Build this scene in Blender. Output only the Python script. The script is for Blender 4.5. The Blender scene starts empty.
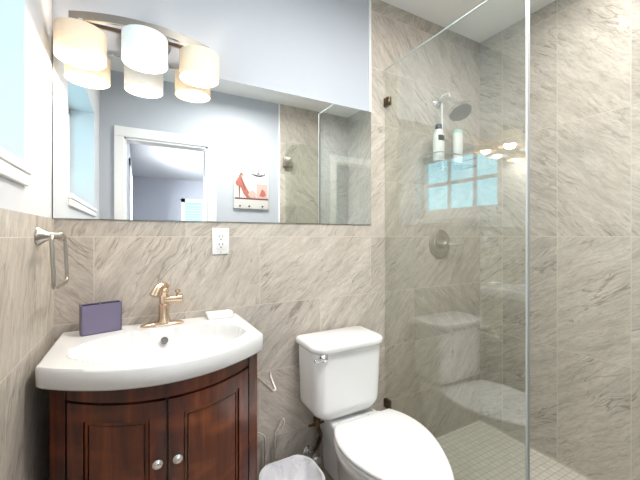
import bpy, bmesh, math, random
from mathutils import Vector, Matrix
PI = math.pi
sc = bpy.context.scene
COL = sc.collection

# ------------------------------------------------------------------ camera, world, light, exposure
D = 1.42            # depth of the mirror wall from the camera
H = 1.213           # camera height
XL, XR, XG = -0.255, 1.978, 1.179   # left wall, shower wall, glass line
YR = -0.18          # rear wall (with the door)
ZC = 2.485          # ceiling
ZT = 1.271          # top of the low tiling, foot of the mirror
cam = bpy.data.cameras.new('camera')
camo = bpy.data.objects.new('camera', cam); COL.objects.link(camo)
camo.location = (0, 0, H)
camo.rotation_euler = (PI/2, 0, -math.radians(28.66))
cam.sensor_width = 36.0
cam.lens = 36.0*333/640
cam.shift_y = -4/640
cam.clip_start = 0.01
sc.camera = camo

sc.view_settings.view_transform = 'Standard'
sc.view_settings.look = 'None'
sc.view_settings.gamma = 1
sc.view_settings.use_curve_mapping = False
sc.view_settings.exposure = 0.15

W = bpy.data.worlds.new('world'); sc.world = W; W.use_nodes = True
W.node_tree.nodes['Background'].inputs[0].default_value = (0.40, 0.82, 0.95, 1)
W.node_tree.nodes['Background'].inputs[1].default_value = 1.6

def area(name, loc, rot, sx, sy, power, color, portal=False):
    l = bpy.data.lights.new(name, 'AREA'); l.shape = 'RECTANGLE'; l.size = sx; l.size_y = sy
    l.energy = power; l.color = color
    if portal: l.cycles.is_portal = True
    o = bpy.data.objects.new(name, l); COL.objects.link(o); o.location = loc; o.rotation_euler = rot
    return o
def point(name, loc, power, color, r):
    l = bpy.data.lights.new(name, 'POINT'); l.energy = power; l.color = color; l.shadow_soft_size = r
    o = bpy.data.objects.new(name, l); COL.objects.link(o); o.location = loc
    return o
# daylight arriving through the bathroom window and the windows of the next room
area('window_daylight', (-0.62, 0.61, 1.72), (0, -PI/2, 0), 0.95, 1.2, 8, (0.88, 0.95, 1.0))
area('bedroom_daylight', (-0.5, -2.6, 1.5), (0, -PI/2, 0), 1.2, 1.5, 900, (0.92, 0.96, 1.0))
FILL_W = 25  # power of the added ceiling fill

# ------------------------------------------------------------------ material helpers
def newmat(name):
    m = bpy.data.materials.new(name); m.use_nodes = True
    nt = m.node_tree; nt.nodes.clear()
    out = nt.nodes.new('ShaderNodeOutputMaterial')
    return m, nt, out
class NT:
    def __init__(s, nt): s.nt = nt
    def n(s, t, **kw):
        nd = s.nt.nodes.new(t)
        for k, v in kw.items(): setattr(nd, k, v)
        return nd
    def put(s, sock, v):
        if isinstance(v, bpy.types.NodeSocket): s.nt.links.new(v, sock)
        else: sock.default_value = v
    def math(s, op, a, b=0.0, c=0.0, clamp=False):
        nd = s.n('ShaderNodeMath', operation=op, use_clamp=clamp)
        s.put(nd.inputs[0], a); s.put(nd.inputs[1], b); s.put(nd.inputs[2], c)
        return nd.outputs[0]
    def comb(s, x, y, z):
        nd = s.n('ShaderNodeCombineXYZ')
        for i, v in enumerate((x, y, z)): s.put(nd.inputs[i], v)
        return nd.outputs[0]
    def vmath(s, op, a, b):
        nd = s.n('ShaderNodeVectorMath', operation=op)
        s.put(nd.inputs[0], a); s.put(nd.inputs[1], b); return nd.outputs[0]
    def noise(s, vec, scale, detail=4, rough=.5, dist=0.0, t='FBM'):
        nd = s.n('ShaderNodeTexNoise'); nd.noise_type = t
        s.put(nd.inputs['Vector'], vec); s.put(nd.inputs['Scale'], scale)
        s.put(nd.inputs['Detail'], detail); s.put(nd.inputs['Roughness'], rough); s.put(nd.inputs['Distortion'], dist)
        return nd.outputs[0]
    def ramp(s, fac, stops, interp='LINEAR'):
        nd = s.n('ShaderNodeValToRGB'); s.put(nd.inputs[0], fac); cr = nd.color_ramp; cr.interpolation = interp
        while len(cr.elements) < len(stops): cr.elements.new(0.5)
        for e, (p, c) in zip(cr.elements, stops):
            e.position = p; e.color = (*c, 1) if len(c) == 3 else c
        return nd.outputs[0]
    def mix(s, fac, a, b, mode='MIX'):
        nd = s.n('ShaderNodeMix', data_type='RGBA', blend_type=mode)
        s.put(nd.inputs[0], fac); s.put(nd.inputs[6], a); s.put(nd.inputs[7], b)
        return nd.outputs[2]
def principled(name, color, rough=.5, metal=0.0, bump=None, coat=0.0, spec=None, **kw):
    m, nt, out = newmat(name); h = NT(nt)
    b = h.n('ShaderNodeBsdfPrincipled')
    b.inputs['Base Color'].default_value = (*color, 1)
    b.inputs['Roughness'].default_value = rough; b.inputs['Metallic'].default_value = metal
    b.inputs['Coat Weight'].default_value = coat
    if spec is not None: b.inputs['Specular IOR Level'].default_value = spec
    for k, v in kw.items(): b.inputs[k].default_value = v
    tc = h.n('ShaderNodeTexCoord')
    # a little real unevenness of tone and gloss
    v = h.noise(tc.outputs['Object'], 9.0, 3)
    c = h.mix(h.math('MULTIPLY', v, .10), (*color, 1), tuple(x*.82 for x in color)+(1,))
    nt.links.new(c, b.inputs['Base Color'])
    if bump:
        bn = h.n('ShaderNodeBump'); bn.inputs['Strength'].default_value = bump[1]; bn.inputs['Distance'].default_value = .002
        nt.links.new(h.noise(tc.outputs['Object'], bump[0], 4), bn.inputs['Height']); nt.links.new(bn.outputs[0], b.inputs['Normal'])
    nt.links.new(b.outputs[0], out.inputs[0])
    return m
def emission(name, color, strength):
    m, nt, out = newmat(name); e = nt.nodes.new('ShaderNodeEmission')
    e.inputs[0].default_value = (*color, 1); e.inputs[1].default_value = strength
    nt.links.new(e.outputs[0], out.inputs[0]); return m

def stone(name, ua, va, tw=.61, th=.30, u0=0.0, v0=.01, seed=0.0, tint=(1, 1, 1), diag=(0.35, 1.15), flip=.5, stagger=.5, split=None):
    """quartzite-look porcelain tiles laid in running bond; ua, va = world axes"""
    m, nt, out = newmat(name); h = NT(nt)
    g = h.n('ShaderNodeNewGeometry'); sp = h.n('ShaderNodeSeparateXYZ'); nt.links.new(g.outputs['Position'], sp.inputs[0])
    U, V = sp.outputs[ua], sp.outputs[va]
    vv = h.math('DIVIDE', h.math('SUBTRACT', V, v0), th); row = h.math('FLOOR', vv); fv = h.math('SUBTRACT', vv, row)
    sh = h.math('MULTIPLY', h.math('MODULO', h.math('ADD', row, 100.0), 2.0), stagger)
    uu = h.math('ADD', h.math('DIVIDE', h.math('SUBTRACT', U, u0), tw), sh); colm = h.math('FLOOR', uu); fu = h.math('SUBTRACT', uu, colm)
    wn = h.n('ShaderNodeTexWhiteNoise', noise_dimensions='3D'); nt.links.new(h.comb(colm, row, seed), wn.inputs['Vector'])
    rs = h.n('ShaderNodeSeparateColor'); nt.links.new(wn.outputs['Color'], rs.inputs[0])
    r1, r2, r3 = rs.outputs
    du = h.math('MULTIPLY', h.math('MINIMUM', fu, h.math('SUBTRACT', 1.0, fu)), tw)
    dv = h.math('MULTIPLY', h.math('MINIMUM', fv, h.math('SUBTRACT', 1.0, fv)), th)
    dmin = h.math('MINIMUM', du, dv)
    grout = h.math('LESS_THAN', dmin, .0013)
    ang = h.math('ADD', diag[0], h.math('MULTIPLY', r1, diag[1]-diag[0]))
    sgn = h.math('SUBTRACT', h.math('MULTIPLY', h.math('GREATER_THAN', r2, flip), 2.0), 1.0)
    if split is not None: sgn = h.math('SUBTRACT', h.math('MULTIPLY', h.math('LESS_THAN', row, split), 2.0), 1.0)
    ang = h.math('MULTIPLY', ang, sgn)
    vr = h.n('ShaderNodeVectorRotate', rotation_type='Z_AXIS')
    nt.links.new(h.comb(U, V, 0.0), vr.inputs['Vector']); nt.links.new(ang, vr.inputs['Angle'])
    loc = h.vmath('ADD', vr.outputs[0], h.comb(h.math('MULTIPLY', r3, 37.0), h.math('MULTIPLY', r2, 53.0), seed))
    # flow lines: bend the coordinates, then stretch them along the cleft
    wob = h.noise(loc, 5.0, 4, .6)
    bent = h.vmath('ADD', loc, h.comb(0.0, h.math('MULTIPLY', wob, .06), 0.0))
    def streak(ax, ay, det, rough, dist=.3): return h.noise(h.vmath('MULTIPLY', bent, (ax, ay, 1.0)), 1.0, det, rough, dist)
    n1 = streak(3.5, 20.0, 9, .68)
    n2 = streak(22.0, 95.0, 6, .7)
    n3 = h.noise(loc, 3.0, 3)
    spk = h.noise(loc, 210.0, 3, .7)
    d1 = streak(5.0, 42.0, 7, .62, .8)
    jag = h.math('ADD', h.math('MULTIPLY', h.noise(loc, 7.0, 2), .05), h.math('MULTIPLY', h.noise(loc, 34.0, 2), .012))
    crk = h.vmath('ADD', loc, h.comb(0.0, jag, 0.0))
    def crack(ax, ay, wid, off):
        r = h.math('ABSOLUTE', h.math('SUBTRACT', h.noise(h.vmath('ADD', h.vmath('MULTIPLY', crk, (ax, ay, 1.0)), (off, off, off)), 1.0, 3, .5), .5))
        return h.math('SUBTRACT', 1.0, h.math('DIVIDE', r, wid, clamp=True), clamp=True)
    def gate(scale, lo, gain): return h.math('MULTIPLY', h.math('SUBTRACT', h.noise(loc, scale, 2), lo, clamp=True), gain, clamp=True)
    v1 = h.math('MULTIPLY', crack(2.2, 15.0, .015, 0.0), gate(4.0, .40, 5.0))
    v2 = h.math('MULTIPLY', crack(4.2, 34.0, .028, 7.3), gate(6.0, .40, 4.0))
    v3 = h.math('MULTIPLY', h.math('MULTIPLY', h.math('SUBTRACT', d1, .60, clamp=True), 9.0, clamp=True), gate(5.5, .48, 5.0))
    vein = h.math('MAXIMUM', v1, h.math('MAXIMUM', h.math('MULTIPLY', v2, .65), h.math('MULTIPLY', v3, .7)))
    lt = h.math('MULTIPLY', h.math('SUBTRACT', .43, d1, clamp=True), 6.0, clamp=True)
    t = tint
    def c(x): return tuple(a*b for a, b in zip(x, t))
    base = h.ramp(n1, [(.30, c((.44, .415, .38))), (.45, c((.56, .53, .485))), (.56, c((.64, .61, .56))), (.72, c((.75, .72, .675)))])
    base = h.mix(h.math('MULTIPLY', lt, .4), base, (*c((.78, .75, .70)), 1))
    base = h.mix(h.math('MULTIPLY', h.math('SUBTRACT', n2, .42, clamp=True), 2.1, clamp=True), base, (*c((.36, .33, .295)), 1))
    base = h.mix(h.math('MULTIPLY', h.math('SUBTRACT', spk, .5, clamp=True), 1.3, clamp=True), base, (*c((.33, .30, .27)), 1))
    base = h.mix(h.math('MULTIPLY', h.math('SUBTRACT', n3, .45, clamp=True), 1.2), base, (*c((.62, .555, .475)), 1))
    base = h.mix(h.math('MULTIPLY', vein, .62), base, (*c((.17, .135, .125)), 1))
    tone = h.math('ADD', .80, h.math('MULTIPLY', r3, .14))
    base = h.mix(1.0, base, h.comb(tone, tone, tone), 'MULTIPLY')
    base = h.mix(grout, base, (*c((.60, .565, .51)), 1))
    b = h.n('ShaderNodeBsdfPrincipled'); nt.links.new(base, b.inputs['Base Color'])
    nt.links.new(h.math('ADD', .33, h.math('MULTIPLY', n2, .25)), b.inputs['Roughness'])
    b.inputs['Specular IOR Level'].default_value = .4
    bn = h.n('ShaderNodeBump'); bn.inputs['Strength'].default_value = .35; bn.inputs['Distance'].default_value = .003
    hgt = h.math('SUBTRACT', h.math('ADD', n1, h.math('MULTIPLY', n2, .5)), h.math('ADD', h.math('MULTIPLY', vein, .3), h.math('MULTIPLY', grout, .5)))
    nt.links.new(hgt, bn.inputs['Height']); nt.links.new(bn.outputs[0], b.inputs['Normal'])
    nt.links.new(b.outputs[0], out.inputs[0]); return m
def mosaic(name):
    m, nt, out = newmat(name); h = NT(nt)
    g = h.n('ShaderNodeNewGeometry')
    br = h.n('ShaderNodeTexBrick'); br.offset = 0.0; br.squash = 1.0
    nt.links.new(g.outputs['Position'], br.inputs['Vector'])
    br.inputs['Color1'].default_value = (.66, .62, .55, 1); br.inputs['Color2'].default_value = (.74, .70, .63, 1); br.inputs['Mortar'].default_value = (.42, .39, .34, 1)
    br.inputs['Scale'].default_value = 1.0; br.inputs['Brick Width'].default_value = .034; br.inputs['Row Height'].default_value = .034
    br.inputs['Mortar Size'].default_value = .0018; br.inputs['Mortar Smooth'].default_value = .2
    n = h.noise(g.outputs['Position'], 30, 5)
    c = h.mix(h.math('MULTIPLY', n, .35), br.outputs['Color'], (.48, .44, .38, 1))
    b = h.n('ShaderNodeBsdfPrincipled'); nt.links.new(c, b.inputs['Base Color']); b.inputs['Roughness'].default_value = .45
    bn = h.n('ShaderNodeBump'); bn.inputs['Strength'].default_value = .4; bn.inputs['Distance'].default_value = .002; bn.invert = True
    nt.links.new(br.outputs['Fac'], bn.inputs['Height']); nt.links.new(bn.outputs[0], b.inputs['Normal'])
    nt.links.new(b.outputs[0], out.inputs[0]); return m
def sheet_glass(name, tint, ior=1.5, rough=0.0, haze=0.0):
    """a pane: Fresnel mix of clear transmission and mirror reflection on each face"""
    m, nt, out = newmat(name); h = NT(nt)
    g = h.n('ShaderNodeNewGeometry')
    fr = h.n('ShaderNodeFresnel')
    iorv = h.math('ADD', ior, h.math('MULTIPLY', g.outputs['Backfacing'], 1/ior-ior)); nt.links.new(iorv, fr.inputs['IOR'])
    tr = h.n('ShaderNodeBsdfTransparent'); tr.inputs[0].default_value = (*tint, 1)
    gl = h.n('ShaderNodeBsdfGlossy'); gl.inputs['Color'].default_value = (1, 1, 1, 1); gl.inputs['Roughness'].default_value = rough
    mx = h.n('ShaderNodeMixShader'); nt.links.new(fr.outputs[0], mx.inputs[0]); nt.links.new(tr.outputs[0], mx.inputs[1]); nt.links.new(gl.outputs[0], mx.inputs[2])
    last = mx
    if haze:
        df = h.n('ShaderNodeBsdfTranslucent'); df.inputs[0].default_value = (*tint, 1)
        m2 = h.n('ShaderNodeMixShader'); m2.inputs[0].default_value = haze
        nt.links.new(mx.outputs[0], m2.inputs[1]); nt.links.new(df.outputs[0], m2.inputs[2]); last = m2
    nt.links.new(last.outputs[0], out.inputs[0]); return m
def wood(name, dark, mid, lite, scale=1.0):
    m, nt, out = newmat(name); h = NT(nt)
    tc = h.n('ShaderNodeTexCoord')
    v = h.vmath('MULTIPLY', tc.outputs['Object'], (22.0*scale, 22.0*scale, 2.2*scale))
    n1 = h.noise(v, 1.0, 6, .6, .8); n2 = h.noise(tc.outputs['Object'], 7.0, 3)
    bars = h.noise(h.vmath('MULTIPLY', tc.outputs['Object'], (6.0, 6.0, 18.0)), 1.0, 2)
    c = h.ramp(n1, [(.30, dark), (.52, mid), (.74, lite)])
    c = h.mix(h.math('MULTIPLY', n2, .45), c, (*dark, 1))
    c = h.mix(h.math('MULTIPLY', h.math('SUBTRACT', bars, .5, clamp=True), 1.5), c, (*lite, 1))
    b = h.n('ShaderNodeBsdfPrincipled'); nt.links.new(c, b.inputs['Base Color']); b.inputs['Roughness'].default_value = .28
    b.inputs['Coat Weight'].default_value = .35; b.inputs['Coat Roughness'].default_value = .15
    nt.links.new(b.outputs[0], out.inputs[0]); return m
def fabric(name, color, trans):
    m, nt, out = newmat(name); h = NT(nt)
    tc = h.n('ShaderNodeTexCoord')
    n = h.noise(h.vmath('MULTIPLY', tc.outputs['Object'], (12.0, 12.0, 160.0)), 1.0, 4)
    c = h.mix(h.math('MULTIPLY', n, .35), (*color, 1), tuple(x*.8 for x in color)+(1,))
    a = h.n('ShaderNodeBsdfDiffuse'); b = h.n('ShaderNodeBsdfTranslucent')
    nt.links.new(c, a.inputs[0]); nt.links.new(c, b.inputs[0])
    mx = h.n('ShaderNodeMixShader'); mx.inputs[0].default_value = trans
    nt.links.new(a.outputs[0], mx.inputs[1]); nt.links.new(b.outputs[0], mx.inputs[2]); nt.links.new(mx.outputs[0], out.inputs[0]); return m
def bag_plastic(name):
    m, nt, out = newmat(name); h = NT(nt)
    b = h.n('ShaderNodeBsdfPrincipled'); b.inputs['Base Color'].default_value = (.82, .82, .86, 1); b.inputs['Roughness'].default_value = .3
    tc = h.n('ShaderNodeTexCoord')
    bn = h.n('ShaderNodeBump'); bn.inputs['Strength'].default_value = .8; bn.inputs['Distance'].default_value = .01
    nt.links.new(h.noise(tc.outputs['Object'], 22, 3, .5, 1.0), bn.inputs['Height']); nt.links.new(bn.outputs[0], b.inputs['Normal'])
    tr = h.n('ShaderNodeBsdfTransparent'); mx = h.n('ShaderNodeMixShader'); mx.inputs[0].default_value = .12
    nt.links.new(b.outputs[0], mx.inputs[1]); nt.links.new(tr.outputs[0], mx.inputs[2]); nt.links.new(mx.outputs[0], out.inputs[0]); return m

M = dict(
    paint=principled('paint_blue_grey', (.465, .495, .545), .6, bump=(180, .05)),
    white_paint=principled('paint_white', (.61, .625, .65), .5),
    trim=principled('trim_white', (.84, .84, .84), .35),
    porcelain=principled('porcelain', (.86, .86, .86), .08, coat=.4),
    plastic=principled('white_plastic', (.80, .80, .80), .25),
    cultured=principled('sink_white', (.73, .73, .735), .12, coat=.3),
    chrome=principled('chrome', (.80, .80, .80), .10, 1.0),
    nickel=principled('brushed_nickel', (.46, .435, .39), .28, 1.0),
    champagne=principled('champagne_metal', (.72, .56, .42), .2, 1.0),
    bronze=principled('dark_bronze', (.10, .07, .045), .3, .8),
    brass=principled('aged_brass', (.14, .095, .06), .4, 1.0),
    dark=principled('dark_hole', (.015, .015, .015), .6),
    violet=principled('grey_violet', (.17, .15, .24), .38),
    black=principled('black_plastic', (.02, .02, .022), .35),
    bottle=principled('bottle_white', (.80, .81, .80), .3),
    mint=principled('bottle_mint', (.45, .68, .62), .35),
    back_wood=wood('cherry_wood', (.022, .005, .003), (.095, .019, .008), (.26, .065, .020)),
    panel_wood=wood('cherry_panel', (.032, .007, .003), (.13, .028, .010), (.33, .095, .026), .8),
    tile_back=stone('stone_back', 0, 2, u0=.168-.305*0, v0=.01, seed=1.0, tint=(1.0, .955, .91), diag=(.6, 1.1), flip=.75),
    tile_left=stone('stone_left', 1, 2, u0=.95, v0=.01, seed=5.0, tint=(1.0, .96, .91), diag=(.9, 1.3), flip=.9),
    tile_right=stone('stone_right', 1, 2, tw=.306, th=.60, stagger=0.0, u0=.654, v0=.01, seed=9.0, tint=(1.0, .98, .94), diag=(.5, .95), split=1.5),
    tile_rear=stone('stone_rear', 0, 2, u0=.168, v0=.01, seed=12.0, tint=(1.0, .97, .93)),
    tile_floor=stone('stone_floor', 0, 1, tw=.61, th=.305, u0=0, v0=0, seed=15.0, tint=(.85, .8, .74)),
    mosaic=mosaic('mosaic'),
    glass=sheet_glass('shower_glass', (.968, .992, .976), 1.8),
    pane=sheet_glass('window_pane', (.78, .96, 1.0), 1.5),
    steel_dark=principled('dark_steel', (.12, .12, .12), .35, .6),
    satin=principled('satin_bronze_nickel', (.24, .225, .205), .5, .6),
    ceiling_paint=principled('ceiling_white', (.88, .88, .88), .6),
    wire=principled('satin_wire', (.74, .70, .64), .38, .85),
    seal=principled('edge_seal_grey', (.42, .43, .43), .3),
    edge_dark=principled('glass_edge_green', (.16, .22, .20), .15),
    glass_edge=principled('glass_edge', (.62, .70, .68), .15),
    shade=fabric('shade_fabric', (.86, .76, .62), .12),
    shade_white=fabric('shade_fabric_white', (.86, .86, .86), .12),
    bulb_warm=emission('bulb_warm', (1.0, .76, .48), 7.0),
    bulb_cool=emission('bulb_cool', (1.0, .97, .93), 2.2),
    fill_glow=emission('added_fill_glow', (1.0, .95, .88), 6.0),  # emitter shared by the two added, unseen fill lamps
    bag=bag_plastic('bin_liner'),
    pink=principled('print_coral', (.40, .13, .10), .5),
    pale_pink=principled('print_blush', (.58, .40, .36), .5),
    grey_ink=principled('print_grey', (.16, .16, .17), .5),
    brown_ink=principled('print_brown', (.17, .07, .06), .5),
    canvas=principled('plaque_white', (.64, .63, .61), .5),
    bed_wall=principled('bedroom_paint', (.46, .48, .53), .6),
    bed_floor=wood('bedroom_floor', (.10, .06, .035), (.16, .10, .06), (.24, .16, .10)),
    mirror=None,
)
m, nt, out = newmat('mirror_silver'); g = nt.nodes.new('ShaderNodeBsdfGlossy'); g.inputs['Color'].default_value = (.90, .92, .915, 1); g.inputs['Roughness'].default_value = 0.0
nt.links.new(g.outputs[0], out.inputs[0]); M['mirror'] = m

# ------------------------------------------------------------------ mesh helpers
class MB:
    def __init__(s): s.bm = bmesh.new()
    def box(s, x0, x1, y0, y1, z0, z1, bev=0.0, seg=2):
        b = bmesh.new(); bmesh.ops.create_cube(b, size=1)
        for v in b.verts:
            v.co = Vector((x0+(v.co.x+.5)*(x1-x0), y0+(v.co.y+.5)*(y1-y0), z0+(v.co.z+.5)*(z1-z0)))
        if bev: bmesh.ops.bevel(b, geom=b.edges[:], offset=bev, segments=seg, profile=.6, affect='EDGES')
        s.add(b); return s
    def add(s, b, mat=None):
        if mat is not None: bmesh.ops.transform(b, matrix=mat, verts=b.verts)
        me = bpy.data.meshes.new('t'); b.to_mesh(me); b.free(); s.bm.from_mesh(me); bpy.data.meshes.remove(me)
    def rings(s, rings, cap0=True, cap1=True, closed=True):
        vs = [[s.bm.verts.new(p) for p in r] for r in rings]
        n = len(vs[0])
        for a, b in zip(vs, vs[1:]):
            for i in range(n if closed else n-1):
                j = (i+1) % n
                s.bm.faces.new((a[i], a[j], b[j], b[i]))
        if cap0: s.bm.faces.new(vs[0][::-1])
        if cap1: s.bm.faces.new(vs[-1])
        return s
    def tube(s, pts, r, n=12, caps=True, closed=False):
        pts = [Vector(p) for p in pts]; k = len(pts)
        rr = r if isinstance(r, (list, tuple)) else [r]*k
        rings = []; up = None
        for i, p in enumerate(pts):
            if closed: d = pts[(i+1) % k]-pts[i-1]
            else: d = (pts[min(i+1, k-1)]-pts[max(i-1, 0)])
            d.normalize()
            if up is None:
                up = Vector((0, 0, 1)) if abs(d.z) < .9 else Vector((1, 0, 0))
            a = d.cross(up).normalized(); up = a.cross(d).normalized()
            rings.append([p+(a*math.cos(2*PI*j/n)+up*math.sin(2*PI*j/n))*rr[i] for j in range(n)])
        if closed: rings.append(rings[0])
        return s.rings(rings, caps and not closed, caps and not closed)
    def lathe(s, prof, c=(0, 0, 0), axis=(0, 0, 1), n=32):
        c = Vector(c); q = Vector((0, 0, 1)).rotation_difference(Vector(axis).normalized())
        rings = [[c+q @ Vector((r*math.cos(2*PI*j/n), r*math.sin(2*PI*j/n), z)) for j in range(n)] for r, z in prof]
        return s.rings(rings)
    def prism(s, poly, axis, a, b):
        """poly of (u,v); axis 'y': u=x,v=z ; 'z': u=x,v=y ; 'x': u=y,v=z"""
        def p(u, v, w): return {'y': (u, w, v), 'z': (u, v, w), 'x': (w, u, v)}[axis]
        return s.rings([[p(u, v, a) for u, v in poly], [p(u, v, b) for u, v in poly]])
    def ball(s, c, r, sx=1, sy=1, sz=1):
        b = bmesh.new(); bmesh.ops.create_uvsphere(b, u_segments=20, v_segments=12, radius=r)
        s.add(b, Matrix.Translation(c) @ Matrix.Diagonal((sx, sy, sz, 1))); return s
    def build(s, name, mat, parent=None, smooth=True, angle=40, subd=0, loc=None, kind=None):
        bmesh.ops.remove_doubles(s.bm, verts=s.bm.verts, dist=1e-6)
        bmesh.ops.recalc_face_normals(s.bm, faces=s.bm.faces)
        me = bpy.data.meshes.new(name)
        if parent is not None:
            off = world_loc(parent); bmesh.ops.translate(s.bm, verts=s.bm.verts, vec=-off)
        elif loc is not None:
            bmesh.ops.translate(s.bm, verts=s.bm.verts, vec=-Vector(loc))
        s.bm.to_mesh(me); s.bm.free()
        o = bpy.data.objects.new(name, me); COL.objects.link(o)
        me.materials.append(mat)
        if smooth:
            for p in me.polygons: p.use_smooth = True
            me.set_sharp_from_angle(angle=math.radians(angle))
        if subd:
            md = o.modifiers.new('sub', 'SUBSURF'); md.levels = subd; md.render_levels = subd
        if parent is not None: o.parent = parent
        elif loc is not None: o.location = loc
        if kind: o['kind'] = kind
        return o
def world_loc(o):
    v = Vector(o.location)
    while o.parent is not None:
        o = o.parent; v = v+Vector(o.location)
    return v
def thing(name, loc, label, cat, group=None):
    o = bpy.data.objects.new(name, None); COL.objects.link(o); o.location = loc; o.empty_display_size = .05
    return tag(o, label, cat, group)
def tag(o, label, cat, group=None):
    o['label'] = label; o['category'] = cat
    if group: o['group'] = group
    return o
def struct(name, mb, mat, parent=None, smooth=False):
    o = mb.build(name, mat, parent, smooth=smooth)
    if parent is None: o['kind'] = 'structure'
    return o
def rrect(x0, x1, y0, y1, r, n=6):
    """rounded rectangle; r = one radius or (bl, br, tr, tl)"""
    if not isinstance(r, (tuple, list)): r = (r,)*4
    pts = []
    for (cx, cy, a0, rad) in ((x0, y0, PI, r[0]), (x1, y0, 1.5*PI, r[1]), (x1, y1, 0, r[2]), (x0, y1, .5*PI, r[3])):
        ccx = cx+rad if cx == x0 else cx-rad; ccy = cy+rad if cy == y0 else cy-rad
        for i in range(n+1):
            a = a0+i*PI/2/n; pts.append((ccx+rad*math.cos(a), ccy+rad*math.sin(a)))
    return pts
def arc(p0, p1, p2, n=8):
    """quadratic curve"""
    p0, p1, p2 = map(Vector, (p0, p1, p2))
    return [p0*(1-t)**2+p1*2*t*(1-t)+p2*t*t for t in [i/n for i in range(n+1)]]
def rounded_path(pts, r, n=6, closed=False):
    pts = [Vector(p) for p in pts]; k = len(pts); out = []
    for i, p in enumerate(pts):
        if not closed and i in (0, k-1): out.append(p); continue
        a = pts[i-1]; b = pts[(i+1) % k]
        da = (a-p); db = (b-p); ra = min(r, da.length*.48, db.length*.48)
        out += arc(p+da.normalized()*ra, p, p+db.normalized()*ra, n)
    return out

# ------------------------------------------------------------------ the room
T = .12
struct('floor', MB().box(XL-T, XG-.05, YR-T, D+T, -.1, 0), M['tile_floor'])
struct('shower_floor', MB().box(XG+.05, XR+T, YR-T, D+T, -.1, 0), M['mosaic'])
struct('shower_curb', MB().box(XG-.05, XG+.05, YR, D, -.1, .07, .006), M['tile_floor'])
struct('ceiling', MB().box(XL-T, XR+T, YR-T, D+T, ZC, ZC+.1), M['ceiling_paint'])
# mirror wall: low tiling, painted upper left, tiled full height from the white edge to the shower
TX = 1.084
struct('wall_back', MB().prism([(XL-T, 0), (XR+T, 0), (XR+T, ZC), (TX, ZC), (TX, ZT), (XL-T, ZT)], 'y', D, D+T), M['tile_back'])
struct('wall_back_upper', MB().box(XL-T, TX, D+.006, D+T, ZT, ZC), M['paint'])
struct('trim_1', MB().box(TX-.012, TX, D-.003, D+.012, ZT+.6, ZC), M['trim'])
struct('wall_right', MB().box(XR, XR+T, YR-T, D, 0, ZC), M['tile_right'])
# left wall with the window opening
WY0, WY1, WZ0, WZ1 = .17, 1.112, 1.37, 2.03
TL = .20
mb = MB(); x0 = XL-TL
mb.box(x0, XL, YR-T, D, ZT, WZ0); mb.box(x0, XL, YR-T, D, WZ1, ZC); mb.box(x0, XL, YR-T, WY0, WZ0, WZ1); mb.box(x0, XL, WY1, D, WZ0, WZ1)
struct('wall_left', mb, M['white_paint'])
struct('wall_left_tiling', MB().box(x0, XL+.006, YR, D, 0, ZT), M['tile_left'])
# rear wall with the door opening (behind the camera, seen in the mirror)
DX0, DX1, DZ = -.095, .53, 1.985
mb = MB(); mb.box(XL-TL, DX0, YR-T, YR, 0, ZC); mb.box(DX1, XG+.02, YR-T, YR, 0, ZC); mb.box(DX0, DX1, YR-T, YR, DZ, ZC)
struct('wall_rear', mb, M['paint'])
struct('wall_rear_tiling', MB().box(XG+.02, XR+T, YR-T, YR+.008, 0, ZC), M['tile_rear'])
struct('trim_2', MB().box(XG+.008, XG+.02, YR-.002, YR+.011, 0, ZC), M['trim'])
# door casing and lining
mb = MB()
for (a, b) in ((DX0-.066, DX0), (DX1, DX1+.072)): mb.box(a, b, YR, YR+.018, 0, DZ, .004)
mb.box(DX0-.066, DX1+.072, YR, YR+.018, DZ, DZ+.078, .004)
mb.box(DX0-.002, DX0+.016, YR-T, YR+.004, 0, DZ); mb.box(DX1-.016, DX1+.002, YR-T, YR+.004, 0, DZ); mb.box(DX0, DX1, YR-T, YR+.004, DZ-.016, DZ+.002)
struct('door_1', mb, M['trim'])

# ---- the room beyond the door
BX0, BX1, BY0, BY1 = -.10, 3.6, -5.3, YR-T
struct('bedroom_floor', MB().box(BX0-.1, BX1, BY0-.1, BY1, -.1, 0), M['bed_floor'])
struct('bedroom_ceiling', MB().box(BX0-.1, BX1, BY0-.1, BY1, ZC, ZC+.1), M['white_paint'])
mb = MB(); wx0, wx1, wz0, wz1 = .92, 1.75, .9, 2.0
mb.box(BX0-.1, wx0, BY0-.12, BY0, 0, ZC); mb.box(wx1, BX1, BY0-.12, BY0, 0, ZC); mb.box(wx0, wx1, BY0-.12, BY0, 0, wz0); mb.box(wx0, wx1, BY0-.12, BY0, wz1, ZC)
struct('wall_bedroom_far', mb, M['bed_wall'])
mb = MB(); ly0, ly1, lz0, lz1 = -3.3, -1.9, .9, 2.1
mb.box(BX0-.12, BX0, BY0, ly0, 0, ZC); mb.box(BX0-.12, BX0, ly1, BY1, 0, ZC); mb.box(BX0-.12, BX0, ly0, ly1, 0, lz0); mb.box(BX0-.12, BX0, ly0, ly1, lz1, ZC)
struct('wall_bedroom_left', mb, M['white_paint'])
struct('wall_bedroom_right', MB().box(BX1, BX1+.1, BY0, BY1, 0, ZC), M['bed_wall'])
struct('wall_bedroom_near', MB().box(XR+T, BX1+.1, BY1, BY1+.1, 0, ZC), M['bed_wall'])
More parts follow.
